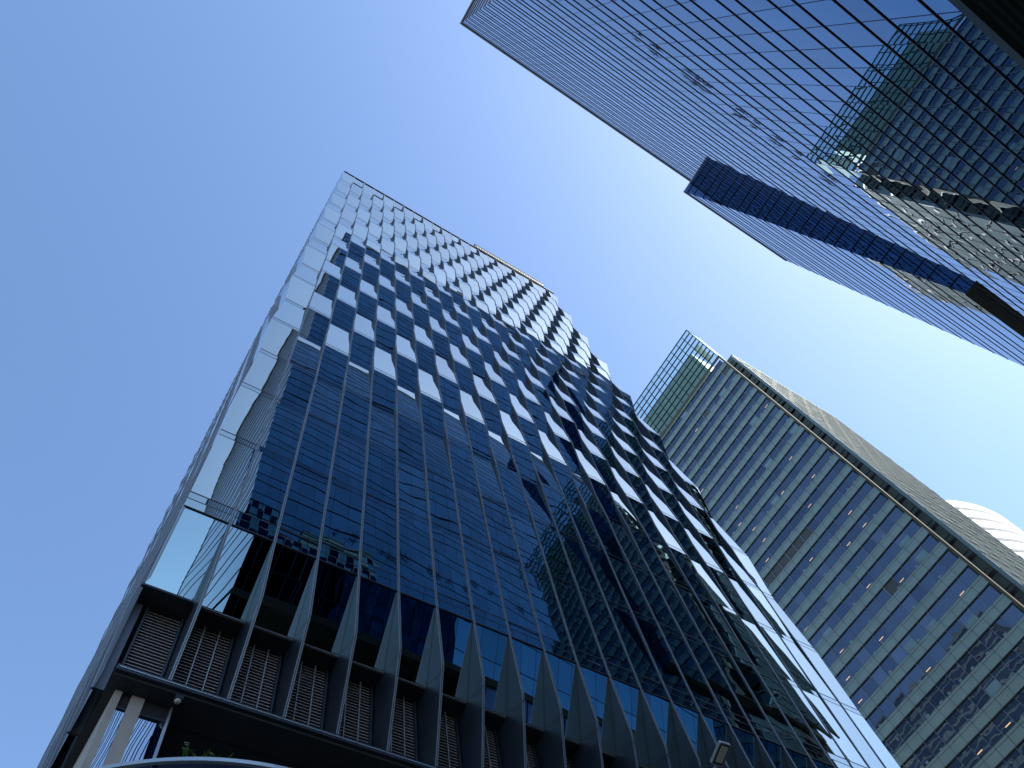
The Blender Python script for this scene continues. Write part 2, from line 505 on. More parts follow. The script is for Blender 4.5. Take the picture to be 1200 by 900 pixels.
for i in range(NC):
    mb = MB()
    a, b = i * AP + 0.075, (i + 1) * AP - 0.075
    if i == 0: a = 0.30
    zl, zh = ZLB + 0.10, ZLT - 0.06
    mb.poly((front(a, -1.42, zl), front(b, -1.42, zl), front(b, -1.42, zh), front(a, -1.42, zh)), 'black')
    n = 27
    for s in range(n):
        z = zl + (zh - zl) * (s + 0.5) / n
        mb.hexa([front(a, -1.40, z + 0.00), front(b, -1.40, z + 0.00), front(b, -1.34, z - 0.02), front(a, -1.34, z - 0.02),
                 front(a, -1.40, z + 0.014), front(b, -1.40, z + 0.014), front(b, -1.34, z + 0.004), front(a, -1.34, z + 0.004)], 'louver')
    for uu in (a, b - 0.05):
        mb.hexa([front(uu, -1.42, zl), front(uu + .05, -1.42, zl), front(uu + .05, -1.26, zl), front(uu, -1.26, zl),
                 front(uu, -1.42, zh), front(uu + .05, -1.42, zh), front(uu + .05, -1.26, zh), front(uu, -1.26, zh)], 'a_fin')
    lp = mb.build('louver_panel', tower)
    if i:
        for q in (1 / 3, 2 / 3):
            mm = MB()
            u = a + (b - a) * q
            mm.hexa([front(u - .014, -1.27, zl), front(u + .014, -1.27, zl), front(u + .014, -1.24, zl), front(u - .014, -1.24, zl),
                     front(u - .014, -1.27, zh), front(u + .014, -1.27, zh), front(u + .014, -1.24, zh), front(u - .014, -1.24, zh)], 'alu')
            o = mm.build('mullion')
            o.parent = lp
            o.matrix_parent_inverse = Matrix.Translation(-tower.location) @ Matrix.Translation(tower.location)
mb = MB()                                               # side of the base storey: slate cladding between the side fins
for i in range(NS):
    a, b = i * SP + 0.02, (i + 1) * SP - 0.02
    if i == 0:                                          # first bay is cut along the leaning glass
        mb.poly((side(0.56, -0.004, ZLB - .05), side(b, -0.004, ZLB - .05), side(b, -0.004, ZSP), side(0.01, -0.004, ZSP), side(-GOFF + .01, -0.004, ZLT), side(0.9, -0.004, ZLT), side(0.9, -0.004, ZLB + .1)), 'a_side')
    else:
        mb.poly((side(a, -0.004, ZLB - .05), side(b, -0.004, ZLB - .05), side(b, -0.004, ZSP), side(a, -0.004, ZSP)), 'a_side')
    mb.cell(side(a, 0.0, ZSP), side(b, 0.0, ZSP), side(b, 0.0, ZJ[0]), side(a, 0.0, ZJ[0]), 'a_strip', i, 90)
mb.build('side_cladding', tower)
mb = MB()
mb.box((AX0 + 0.8, D + 0.45, ZSP), (AX1 - 0.9, D + 19.2, ZTOP - 0.3), 'a_core')
mb.box((AX0 + 1.0, D + 1.5, ZLB - 0.05), (AX1 - 0.9, D + 19.2, ZSP), 'a_core')
mb.build('wall', tower)
mb = MB()
mb.box((AX0 - 0.03, D - 0.10, ZTOP), (AX1, D + 0.5, ZTOP + 0.22), 'a_fin')
mb.box((AX0 - 0.03, D + 0.501, ZTOP), (AX0 + 0.5, D + 19.2, ZTOP + 0.22), 'a_fin')
mb.box((AX0 + 0.5, D + 0.5, ZTOP - 0.3), (AX1, D + 19.2, ZTOP), 'a_core')
mb.build('parapet', tower)
mb = MB()
mb.box((1.492 * D, D - 0.16, ZTOP + 0.22), (2.325 * D, D + 0.8, ZTOP + 1.55), 'b_para')
for k in range(26):
    x = 1.5 * D + k * 0.38
    mb.box((x, D - 0.19, ZTOP + 0.3), (x + 0.05, D - 0.161, ZTOP + 1.5), 'a_line')
mb.box((1.487 * D, D - 0.22, ZTOP + 1.55), (2.33 * D, D + 0.85, ZTOP + 1.68), 'a_line')
mb.build('roof_screen', tower)
mb = MB()
mb.box((AX0 + 0.22, D + 0.66, ZLB - 0.16), (AX1, D + 19.2, ZLB - 0.101), 'soffit')
for k in range(20):
    mb.box((AX0 + 1.6, D + 1.5 + k * 0.85, ZLB - 0.166), (AX1, D + 1.53 + k * 0.85, ZLB - 0.161), 'soffit_gap')
for k in range(8):
    x = 3.4 + k * 1.9
    mb.box((x, D + 2.6, ZLB - 0.175), (x + 0.16, D + 3.6, ZLB - 0.167), 'soffit_gap')
mb.build('soffit', tower)
# lobby under the soffit
LY = D * 1.09
lx = [x * D * 1.09 / 1.08 for x in (0.068, 0.080, 0.096, 0.118, 0.162)]
ZS = ZLB - 0.165
mb = MB(); mb.box((lx[0], LY - 0.06, 0), (lx[1], LY + 4, ZS), 'stone'); mb.build('lobby_pier', tower)
mb = MB(); mb.box((lx[2], LY - 0.05, 0), (lx[3], LY + 0.5, ZS), 'stone'); mb.build('lobby_pier', tower)
for a, b in ((lx[1], lx[2]), (lx[3], lx[4])):
    mb = MB()
    for k in range(3):
        z0, z1 = k * ZS / 3, (k + 1) * ZS / 3
        z1 -= 0.35 if k == 2 else 0
        mb.cell((a, LY, z0), (b, LY, z0), (b, LY, z1), (a, LY, z1), 'lobby', k, int(a * 10))
        mb.box((a, LY - 0.012, z1 - 0.02), (b, LY - 0.002, z1 + 0.02), 'a_fin')
    mb.box((a, LY + 0.01, ZS - 0.35), (b, LY + 0.1, ZS), 'a_core')
    mb.build('lobby_window', tower)
mb = MB(); mb.box((lx[4], LY - 0.05, 0), (lx[4] + 0.05, LY + 4, ZS), 'alu'); mb.build('lobby_edge', tower)
mb = MB(); mb.box((lx[4] + 0.06, D + 8, 0), (AX1 - 1, D + 19, ZS), 'a_core'); mb.build('base_wall', tower)

# ------------------------------------------------------------------ striped blue tower (upper right)
B = 11.16
def bz(z): return CAMZ + B * z
btower = thing('striped_tower', (0.473 * B, -B, 0), 'tall blue glass tower ruled with thin dark horizontal fins, with a projecting bay', 'tower')
BX0, BX1 = 0.473 * B, 6.1 * B
BZ0, BZT = bz(2.207), bz(10.92)
lines = []
for n in range(-4, 18):
    for d in (0, 0.162):
        z = 3.774 + 0.402 * n + d
        if z > 2.24 and z < 10.85: lines.append(bz(z))
lev = [BZ0] + lines + [BZT]
nm = int(round((BX1 - BX0) / (0.1365 * B)))
MP = (BX1 - BX0) / nm
for r, (z0, z1) in enumerate(zip(lev, lev[1:])):
    mb = MB()
    for c in range(nm):
        x0, x1 = BX0 + c * MP, BX0 + (c + 1) * MP
        mb.cell((x0, -B, z0), (x1, -B, z0), (x1, -B, z1), (x0, -B, z1), 'b_glass', c, r)
    mb.build('window_band', btower)
for z in lines:
    mb = MB()
    mb.box((BX0 - 0.04, -B + 0.002, z - 0.028), (BX1, -B + 0.046, z + 0.028), 'b_fin')
    mb.build('floor_fin', btower)
for c in range(1, nm):
    mb = MB()
    x = BX0 + c * MP
    mb.box((x - 0.014, -B + 0.001, BZ0), (x + 0.014, -B + 0.012, BZT), 'b_mull')
    mb.build('mullion', btower)
mb = MB()
mb.box((BX0 + 0.05, -4 * B, BZ0), (BX1 - 0.05, -B - 0.05, BZT - 0.5), 'a_core')
mb.build('wall', btower)
mb = MB()
mb.box((BX0 - 0.16, -4 * B, BZT), (BX1, -B + 0.12, BZT + 0.9), 'b_para')
mb.build('parapet', btower)
mb = MB()
for r, (z0, z1) in enumerate(zip(lev, lev[1:])):
    for c in range(20):
        y0, y1 = -B - c * MP, -B - (c + 1) * MP
        mb.cell((BX0, y1, z0), (BX0, y0, z0), (BX0, y0, z1), (BX0, y1, z1), 'b_side', c + 50, r)
mb.build('side_window', btower)
sidew = btower.children[-1]
for z in lines:
    mb = MB()
    mb.box((BX0 - 0.04, -4 * B, z - 0.03), (BX0 - 0.002, -B - 0.003, z + 0.03), 'b_fin')
    mb.build('side_fin', btower)
mb = MB()
mb.box((BX0, -4 * B, BZ0 - 0.5), (BX1, -B + 0.05, BZ0), 'b_dark')
for k in range(60):
    y = -B - 0.2 - k * 0.25
    mb.box((BX0 + 0.1, y - 0.10, BZ0 - 0.53), (BX1 - .1, y, BZ0 - 0.501), 'b_soffit')
mb.build('soffit', btower)
mb = MB()
mb.box((BX0 + 6, -4 * B + 3, 0), (BX1 - 3, -B - 8, BZ0 - 0.5), 'a_core')
mb.build('base_wall', btower)
mb = MB()                                               # glazed corner that runs on down to the street
for r in range(6):
    z0, z1 = r * BZ0 / 6, (r + 1) * BZ0 / 6
    mb.cell((BX0, -B, z0), (BX0 + 1.3, -B, z0), (BX0 + 1.3, -B, z1), (BX0, -B, z1), 'b_glass', 90, r)
    for c in range(8):
        mb.cell((BX0, -B - (c + 1) * MP, z0), (BX0, -B - c * MP, z0), (BX0, -B - c * MP, z1), (BX0, -B - (c + 1) * MP, z1), 'b_glass', c + 100, r)
    for d in (0, .4):
        z = z0 + d * BZ0 / 6
        mb.box((BX0 - .06, -B - 8 * MP, z - .04), (BX0 + 1.36, -B + .07, z + .04), 'b_fin')
mb.build('street_corner', btower)
mb = MB()                                               # low blue shopfront glazing
for c in range(9):
    for r in range(11):
        x0, z0 = 1.95 * B + c * MP, r * BZ0 / 11
        mb.cell((x0, -B - .3, z0), (x0 + MP, -B - .3, z0), (x0 + MP, -B - .3, z0 + BZ0 / 11 - .3), (x0, -B - .3, z0 + BZ0 / 11 - .3), 'b_blue', c, r)
        mb.box((x0 - .04, -B - .29, z0 + .001), (x0 + .04, -B - .2, z0 + BZ0 / 11 - .31), 'b_fin')
    
for r in range(1, 12):
    mb.box((1.95 * B, -B - .4, r * BZ0 / 11 - .3), (1.95 * B + 9 * MP, -B - .22, r * BZ0 / 11 - .12), 'b_fin')
    mb.box((1.95 * B, -B - .4, r * BZ0 / 11 - .119), (1.95 * B + 9 * MP, -B - .31, r * BZ0 / 11), 'b_blue')
mb.build('street_window', btower)

# projecting bay: leans outwards as it rises
def bp(x, y, z): return Vector((x * B, y * B, bz(z)))
BL, TL, TR, BR = (4.545, -0.942, 5.20), (3.935, -0.742, 9.78), (5.75, -0.742, 9.72), (6.75, -0.95, 5.20)
def bay(s, t, lift=0.0):
    a = bp(*BL).lerp(bp(*TL), t); b = bp(*BR).lerp(bp(*TR), t)
    return a.lerp(b, s) + Vector((0, lift, 0))
def bayside(s, t, lift=0.0):                           # s = 0 at the tower face, 1 at the bay's front edge
    f = bp(*BL).lerp(bp(*TL), t)
    k = Vector((f.x, -B, f.z))
    return k.lerp(f, s) + Vector((-lift, 0, 0))
nlev = 23
bl = [0.0]
for n in range(12):
    for d in (0.4, 1.0):
        t = (n + d) / 11.6
        if t < 0.985: bl.append(t)
bl.append(1.0)
mb = MB()
for r, (t0, t1) in enumerate(zip(bl, bl[1:])):
    for c in range(5):
        mb.cell(bayside(c / 5, t0), bayside((c + 1) / 5, t0), bayside((c + 1) / 5, t1), bayside(c / 5, t1), 'b_side', c, r)
bayo = mb.build('bay', btower)
def sub(mb, name, par=bayo, base=btower):
    o = mb.build(name)
    o.parent = par
    o.matrix_parent_inverse = Matrix.Identity(4)
    return o
mb = MB()
for r, (t0, t1) in enumerate(zip(bl, bl[1:])):
    for c in range(16):
        mb.cell(bay(c / 16, t0), bay((c + 1) / 16, t0), bay((c + 1) / 16, t1), bay(c / 16, t1), 'b_glass', c, r + 50)
sub(mb, 'bay_window')
for t in bl[1:-1]:
    mb = MB()
    h = 0.035 / 50
    mb.hexa([bay(0, t - h, .002), bay(1, t - h, .002), bay(1, t - h, .046), bay(0, t - h, .046),
             bay(0, t + h, .002), bay(1, t + h, .002), bay(1, t + h, .046), bay(0, t + h, .046)], 'b_fin')
    mb.hexa([bayside(0, t - h, .07), bayside(1, t - h, .07), bayside(1, t - h, .002), bayside(0, t - h, .002),
             bayside(0, t + h, .07), bayside(1, t + h, .07), bayside(1, t + h, .002), bayside(0, t + h, .002)], 'b_fin')
    sub(mb, 'bay_fin')
mb = MB()
for c in range(1, 6):
    s = c / 6
    mb.hexa([bayside(s - .006, 0, .05), bayside(s + .006, 0, .05), bayside(s + .006, 0, .001), bayside(s - .006, 0, .001),
             bayside(s - .006, 1, .05), bayside(s + .006, 1, .05), bayside(s + .006, 1, .001), bayside(s - .006, 1, .001)], 'b_mull')
sub(mb, 'bay_mullion')
mb = MB()
a, b, c, d = bayside(0, 0), bay(0, 0, .1), bay(1, 0, .1), Vector((BR[0] * B, -B, bz(5.2)))
dz = Vector((0, 0, 0.12))
mb.hexa([a - dz, b - dz, c - dz, d - dz, a - dz * .1, b - dz * .1, c - dz * .1, d - dz * .1], 'b_dark')
sub(mb, 'bay_soffit')
mb = MB()
a, b, c, d = bayside(0, 1), bay(0, 1, .12), bay(1, 1, .12), Vector((TR[0] * B, -B, bz(TR[2])))
dz = Vector((0, 0, 0.5))
mb.hexa([a, b, c, d, a + dz, b + dz, c + dz, d + dz], 'b_para')
mb.poly((bay(1, 0), Vector((BR[0] * B, -B, bz(BR[2]))), Vector((TR[0] * B, -B, bz(TR[2]))), bay(1, 1)), 'a_core')
sub(mb, 'bay_parapet')

# scraggly tufts caught along one floor line of the striped tower
tufts = [(1.21, .45), (1.355, .75), (1.63, .6), (1.74, 1.0), (2.09, .8), (2.22, .5), (2.42, .7), (2.61, .5), (2.92, .9)]
for k, (x, s) in enumerate(tufts):
    mb = MB()
    c = Vector((x * B, -B + 0.17, bz(5.12)))
    mb.tube([c + Vector((-.8 * s, 0, 0)), c + Vector((0, .02, .03)), c + Vector((.8 * s, 0, 0))], [.012, .03, .012], 'twig', 4)
    for q in range(int(34 * s)):
        p = c + Vector((max(-.75, min(.75, rnd.gauss(0, .35))) * s, 0, 0.01))
        d = Vector((rnd.uniform(-.6, .6), rnd.uniform(0, .10), rnd.uniform(-1.1, 1.2))) * s
        e = p + d
        mb.tube([p, p.lerp(e, .5) + Vector((rnd.uniform(-.1, .1), 0.03, 0)), e], [0.02, 0.015, 0.008], 'twig', 3)
    o = mb.build('twig_tuft')
    rank = ('leftmost', 'second from left', 'third from left', 'fourth from left', 'middle', 'fourth from right', 'third from right', 'second from right', 'rightmost')
    tag(o, 'dark scraggly twig tuft on the striped blue facade, %s of its row' % rank[k].replace('middle', 'fifth from left'), 'tuft', 'twig tufts along one floor of the striped tower')

# ------------------------------------------------------------------ banded office tower (right)
XC = 8.79 * B
def cs(z): return 0.012 * (z - 1.6)                     # the face leans a touch
def C(x, y, z): return Vector((XC * x, XC * (y + cs(z)), CAMZ + XC * z))
ctower = thing('banded_tower', (XC, 0.2 * XC, 0), 'green banded office tower with rows of dark blue windows and a glass crown', 'office tower')
YA, YB = 0.150, 0.522
FP = 0.0418
tops = [1.690 - 0.012 - FP * k for k in range(41)]     # top of each window band
npan = 17
PW = (YB - YA) / npan
lights = []
for k, zt in enumerate(tops):
    if zt - FP < -0.015: break
    sp0, sp1 = zt - FP, zt - FP + 0.0175               # spandrel below the window
    if k == 0:
        mb = MB(); mb.poly((C(1 - .002, YA, zt), C(1 - .002, YB, zt), C(1 - .002, YB, zt + .012), C(1 - .002, YA, zt + .012)), 'c_beige'); mb.build('crown_sill', ctower)
    mb = MB()
    mb.poly((C(1, YB, sp0), C(1, YA, sp0), C(1, YA, sp1), C(1, YB, sp1)), 'c_sp')
    mb.poly((C(1, YA, sp0), C(1.02, YA, sp0), C(1.02, YA, sp1), C(1, YA, sp1)), 'c_sp')
    e = -0.0002
    mb.poly((C(1 + e, YB, sp0 + .0128), C(1 + e, YA, sp0 + .0128), C(1 + e, YA, sp0 + .0134), C(1 + e, YB, sp0 + .0134)), 'c_line')
    mb.hexa([C(1, YB, sp0), C(1, YA, sp0), C(1.0019, YA, sp0), C(1.0019, YB, sp0), C(1.0004, YB, sp0 - .0012), C(1.0004, YA, sp0 - .0012), C(1.0019, YA, sp0 - .0012), C(1.0019, YB, sp0 - .0012)], 'c_line')  # dark strip under the spandrel: shade above the window put into colour
    for c in range(1, npan):
        y = YA + c * PW
        mb.poly((C(1 + e, y + .0003, sp0), C(1 + e, y - .0003, sp0), C(1 + e, y - .0003, sp1), C(1 + e, y + .0003, sp1)), 'c_line')
    mb.poly((C(1 - .0004, YB, sp1), C(1 - .0004, YA, sp1), C(1.002, YA, sp1 + .0001), C(1.002, YB, sp1 + .0001)), 'c_mull')
    mb.build('spandrel_band', ctower)
    mb = MB()
    xg = 1.002
    row = rnd.random()
    for c in range(npan):
        y0, y1 = YA + .004 + c * (YB - YA - .004) / npan, YA + .004 + (c + 1) * (YB - YA - .004) / npan
        q = rnd.random()
        mat = 'c_g%d' % rnd.choice((0, 0, 0, 1, 1, 2)) if row < .5 else 'c_g%d' % rnd.choice((0, 1, 1, 0, 3))
        if q < .045: mat = 'c_pale'
        elif q < .055: mat = 'c_blind'
        if k == 14 and 6 <= c <= 11: mat = 'c_blind'
        if k == 14 and c == 13: mat = 'c_blind'
        za = sp1
        if mat == 'c_pale':
            zz = sp1 + (zt - sp1) * rnd.uniform(.3, .7)
            mb.cell(C(xg, y1, zz), C(xg, y0, zz), C(xg, y0, zt), C(xg, y1, zt), 'c_g2', c, k)
            mb.cell(C(xg, y1, za), C(xg, y0, za), C(xg, y0, zz), C(xg, y1, zz), mat, c, k + 100)
        else:
            mb.cell(C(xg, y1, za), C(xg, y0, za), C(xg, y0, zt), C(xg, y1, zt), mat, c, k)
        t = .0002 if mat != 'c_blind' else .0005
        mb.hexa([C(xg - .0015, y1 - t, za), C(xg - .0015, y1 + t, za), C(xg, y1 + t, za), C(xg, y1 - t, za),
                 C(xg - .0015, y1 - t, zt), C(xg - .0015, y1 + t, zt), C(xg, y1 + t, zt), C(xg, y1 - t, zt)], 'c_mull')
        for _ in range(2):
            if rnd.random() < (.10 if k > 5 else .02) and .55 < zt < 1.6 and mat[:3] == 'c_g':
                lights.append((y0 + rnd.uniform(.2, .6) * (y1 - y0), sp1 + rnd.uniform(.05, .35) * (zt - sp1), k))
        if rnd.random() < .45 and k > 3:                # desk clutter seen low in the pane
            yy = y0 + rnd.uniform(.1, .7) * (y1 - y0)
            hh = rnd.uniform(.002, .006)
            mb.poly((C(xg - .0004, yy + rnd.uniform(.002, .007), sp1), C(xg - .0004, yy, sp1), C(xg - .0004, yy, sp1 + hh), C(xg - .0004, yy + .005, sp1 + hh)), rnd.choice(('c_pale', 'c_mull', 'c_sp')))
    mb.build('window_band', ctower)
for y, z, k in lights[::2][:45]:
    mb = MB()
    mb.hexa([C(1.0016, y + .009, z), C(1.0016, y, z), C(1.0018, y, z), C(1.0018, y + .009, z), C(1.0016, y + .009, z + .0011), C(1.0016, y, z + .0011), C(1.0018, y, z + .0011), C(1.0018, y + .009, z + .0011)], 'lamp_warm')
    mb.build('ceiling_light', ctower)
mb = MB()
mb.hexa([C(1.012, YA + .012, -.016), C(1.42, YA + .012, -.016), C(1.42, YB, -.016), C(1.012, YB, -.016),
         C(1.012, YA + .012, 1.69), C(1.42, YA + .012, 1.69), C(1.42, YB, 1.69), C(1.012, YB, 1.69)], 'c_dark')
mb.build('wall', ctower)
mb = MB()
for z0, z1 in ((-0.016, 1.69),):
    mb.hexa([C(.9985, YA + .001, z0), C(.9985, YA - .003, z0), C(1.01, YA - .003, z0), C(1.01, YA + .001, z0),
             C(.9985, YA + .001, z1), C(.9985, YA - .003, z1), C(1.01, YA - .003, z1), C(1.01, YA + .001, z1)], 'c_beige')
mb.build('corner_post', ctower)
# street screen in front of the recess
YS = 0.131
mb = MB()
nz, nx = 41, 14
for r in range(nz):
    z0, z1 = 1.715 - FP * (r + 1), 1.715 - FP * r
    if z0 < -.016: break
    for c in range(nx):
        x0, x1 = 1.047 + c * .375 / nx, 1.047 + (c + 1) * .375 / nx
        j = rnd.uniform(-.0003, .0003)
        mb.cell(C(x0, YS + j, z0), C(x1, YS - j, z0), C(x1, YS - j, z1), C(x0, YS + j, z1), 'c_screen', c, r)
    mb.hexa([C(1.046, YS - .0006, z0 - .0006), C(1.046, YS + .0065, z0 - .0006), C(1.422, YS + .0065, z0 - .0006), C(1.422, YS - .0006, z0 - .0006),
             C(1.046, YS - .0006, z0 + .0004), C(1.046, YS + .0065, z0 + .0004), C(1.422, YS + .0065, z0 + .0004), C(1.422, YS - .0006, z0 + .0004)], 'c_line')
scr = mb.build('street_screen', ctower)
mb = MB()
mb.hexa([C(1.045, YS, -.016), C(1.045, YS + .006, -.016), C(1.048, YS + .006, -.016), C(1.048, YS, -.016), C(1.045, YS, 1.715), C(1.045, YS + .006, 1.715), C(1.048, YS + .006, 1.715), C(1.048, YS, 1.715)], 'c_pale')
o = sub(mb, 'screen_edge', scr)
mb = MB()
for r in range(nz):
    z0 = 1.70 - FP * (r + .5)
    if z0 < 0: break
    for c in range(nx):
        if (c + r) % 2 == 0 or rnd.random() < .12:
            x0 = 1.050 + (c + .15 + rnd.random() * .1) * .375 / nx
            mb.hexa([C(x0, YS - .0016, z0), C(x0 + .016, YS - .0016, z0), C(x0 + .016, YS - .0011, z0), C(x0, YS - .0011, z0),
                     C(x0, YS - .0016, z0 + .006), C(x0 + .016, YS - .0016, z0 + .006), C(x0 + .016, YS - .0011, z0 + .006), C(x0, YS - .0011, z0 + .006)], 'c_dark')
o = sub(mb, 'screen_vent', scr)
o['kind'] = 'stuff'
for r in range(42):                                     # ties bridging the dark gap
    mb = MB()
    z0 = 1.68 - FP * r
    if z0 < 0: break
    mb.hexa([C(1.036, YS + .006, z0), C(1.038, YS + .006, z0), C(1.038, YA + .012, z0), C(1.036, YA + .012, z0), C(1.036, YS + .006, z0 + .0012), C(1.038, YS + .006, z0 + .0012), C(1.038, YA + .012, z0 + .0012), C(1.036, YA + .012, z0 + .0012)], 'c_beige' if r % 6 == 3 else 'c_frame')
    mb.poly((C(1.046, YS + .006, z0), C(1.046, YA + .0119, z0), C(1.046, YA + .0119, z0 + FP * .8), C(1.046, YS + .006, z0 + FP * .8)), 'c_gap')
    mb.build('gap_tie', ctower)
# crown
mb = MB()
zc0, zc1 = 1.692, 1.910
ncr = 9
cz_ = [zc0 + (zc1 - zc0) * k / ncr for k in range(ncr + 1)]
cy_ = [YA + .0245 * k for k in range(16)] + [YB]
XF = 1.046
fr = MB()
gl = MB()
gl.poly((C(1, YB, zc0), C(1, YA, zc0), C(1, YA, zc1), C(1, YB, zc1)), 'c_crown')
gl.poly((C(1, YA, zc0 + .02), C(XF, YA, zc0 + .02), C(XF, YA, zc1), C(1, YA, zc1)), 'c_frost')
t = .0009
for z in cz_:
    fr.hexa([C(1 - .001, YB, z - t), C(1 - .001, YA, z - t), C(1 + .002, YA, z - t), C(1 + .002, YB, z - t), C(1 - .001, YB, z + t), C(1 - .001, YA, z + t), C(1 + .002, YA, z + t), C(1 + .002, YB, z + t)], 'c_frame')
    if z > 1.90:
        fr.hexa([C(1.0021, YA - .001, z - t), C(XF, YA - .001, z - t), C(XF, YA + .001, z - t), C(1.0021, YA + .001, z - t), C(1.0021, YA - .001, z + t), C(XF, YA - .001, z + t), C(XF, YA + .001, z + t), C(1.0021, YA + .001, z + t)], 'c_frame')
for y in cy_:
    fr.hexa([C(1 - .0011, y - t, zc0), C(1 - .0011, y + t, zc0), C(1 - .0001, y + t, zc0), C(1 - .0001, y - t, zc0), C(1 - .0011, y - t, zc1), C(1 - .0011, y + t, zc1), C(1 - .0001, y + t, zc1), C(1 - .0001, y - t, zc1)], 'c_frame')
crown = fr.build('crown', ctower)
sub(gl, 'crown_glass', crown)
mb = MB()
mb.hexa([C(1.03, YA + .045, 1.691), C(1.40, YA + .045, 1.691), C(1.40, YB, 1.691), C(1.03, YB, 1.691), C(1.03, YA + .045, 1.865), C(1.40, YA + .045, 1.865), C(1.40, YB, 1.865), C(1.03, YB, 1.865)], 'c_plant')
mb.build('plant_room', ctower)
mb = MB()
for k in range(4):
    z = 1.757 + k * .0245
    mb.hexa([C(1.018, YA + .012, z), C(1.028, YA + .012, z), C(1.028, YA + .03, z), C(1.018, YA + .03, z), C(1.018, YA + .012, z + .013), C(1.028, YA + .012, z + .013), C(1.028, YA + .03, z + .013), C(1.018, YA + .03, z + .013)], 'c_white')
mb.build('white_louver', ctower)
mb = MB()
mb.hexa([C(1.047, YS - .001, 1.715), C(1.422, YS - .001, 1.715), C(1.422, YA + .03, 1.715), C(1.047, YA + .03, 1.715), C(1.047, YS - .001, 1.722), C(1.422, YS - .001, 1.722), C(1.422, YA + .03, 1.722), C(1.047, YA + .03, 1.722)], 'c_line')
mb.build('screen_coping', ctower)

# ------------------------------------------------------------------ round white tower (far right)
T = 170.0
cx, cyy, rr = 1.23 * T, 0.353 * T, 0.28 * T
wt = thing('round_tower', (cx, cyy, 0), 'round white tower with curved ribbed bands rising behind the banded office tower', 'tower')
def ring(mb, r0, z0, r1, z1, mat, n=120):
    for k in range(n):
        a, b = 2 * math.pi * k / n, 2 * math.pi * (k + 1) / n
        mb.poly([(cx + r0 * math.cos(a), cyy + r0 * math.sin(a), z0), (cx + r0 * math.cos(b), cyy + r0 * math.sin(b), z0),
                 (cx + r1 * math.cos(b), cyy + r1 * math.sin(b), z1), (cx + r1 * math.cos(a), cyy + r1 * math.sin(a), z1)], mat)
for k in range(14):
    mb = MB()
    zt = CAMZ + T - k * 5.2
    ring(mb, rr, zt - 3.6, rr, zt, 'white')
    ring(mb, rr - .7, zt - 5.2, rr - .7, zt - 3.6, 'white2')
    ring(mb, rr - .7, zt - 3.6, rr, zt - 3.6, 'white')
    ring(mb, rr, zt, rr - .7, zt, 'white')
    mb.build('curved_band', wt)
mb = MB(); ring(mb, rr - .8, 0, rr - .8, CAMZ + T - .2, 'white2'); ring(mb, rr - .7, CAMZ + T, .01, CAMZ + T + .1, 'white'); mb.build('wall', wt)

# ------------------------------------------------------------------ neighbours seen in the mirrored facades
def plain_tower(name, lo, hi, label, fl=4.2, pw=3.0):
    t = thing(name, (lo[0], lo[1], 0), label, 'office building')
    x0, y0 = lo; x1, y1, zt = hi
    mb = MB()
    n = int(zt / fl)
    def face(p, q, nn):
        for j in range(n):
            z0, z1 = j * fl, (j + 1) * fl
            for c in range(nn):
                a, b = p.lerp(q, c / nn), p.lerp(q, (c + 1) / nn)
                mb.cell(Vector((a.x, a.y, z0 + 1.2)), Vector((b.x, b.y, z0 + 1.2)), Vector((b.x, b.y, z1)), Vector((a.x, a.y, z1)), 'wall_g', c, j)
    A_, B_, C_, D_ = Vector((x0, y0)), Vector((x1, y0)), Vector((x1, y1)), Vector((x0, y1))
    for p, q in ((A_, B_), (B_, C_), (C_, D_), (D_, A_)):
        face(p.to_3d(), q.to_3d(), max(2, int((q - p).length / pw)))
    mb.build('window_band', t)
    mb = MB()
    for j in range(n + 1):
        mb.box((x0 - .12, y0 - .12, j * fl - .02), (x1 + .12, y1 + .12, j * fl + 1.2 if j < n else j * fl + 2), 'wall_s')
    mb.build('spandrel_band', t)
    mb = MB()
    k = 0
    for xx in range(int((x1 - x0) / pw) + 1):
        for y in (y0, y1):
            x = x0 + xx * pw
            mb.box((x - .08, y - .17, 0), (x + .08, y + .17, n * fl), 'b_mull')
    for yy in range(int((y1 - y0) / pw) + 1):
        for x in (x0, x1):
            y = y0 + yy * pw
            mb.box((x - .17, y - .08, 0), (x + .17, y + .08, n * fl), 'b_mull')
    mb.build('mullion_grid', t)
    return t
plain_tower('slab_block', (6.11 * B, -3.2 * B), (6.62 * B, -1.08 * B, 5.9 * B), 'lower grey green office block past the far end of the striped blue tower')
plain_tower('dark_tower', (-175, 60), (-140, 175, 250), 'dark gridded office tower standing behind the photographer')

# ------------------------------------------------------------------ small things at the foot
H = 7.0
ccx, ccy, cr_ = 0.42 * H, 1.565 * H, 0.5 * H
cz0 = CAMZ + H
can = thing('entrance_canopy', (ccx, ccy, 0), 'round nosed glass entrance canopy with a pale metal rim in front of the lobby', 'canopy')
mb = MB()
n = 72
angs = [math.pi + math.pi * k / n for k in range(n + 1)]
def cp(a, r, z): return Vector((ccx + r * math.cos(a), ccy + r * math.sin(a), z))
for a, b in zip(angs, angs[1:]):
    mb.hexa([cp(a, cr_ - .05, cz0 - .025), cp(a, cr_, cz0 - .025), cp(b, cr_, cz0 - .025), cp(b, cr_ - .05, cz0 - .025),
             cp(a, cr_ - .05, cz0 + .025), cp(a, cr_, cz0 + .025), cp(b, cr_, cz0 + .025), cp(b, cr_ - .05, cz0 + .025)], 'alu')
mb.build('rim', can)
mb = MB()
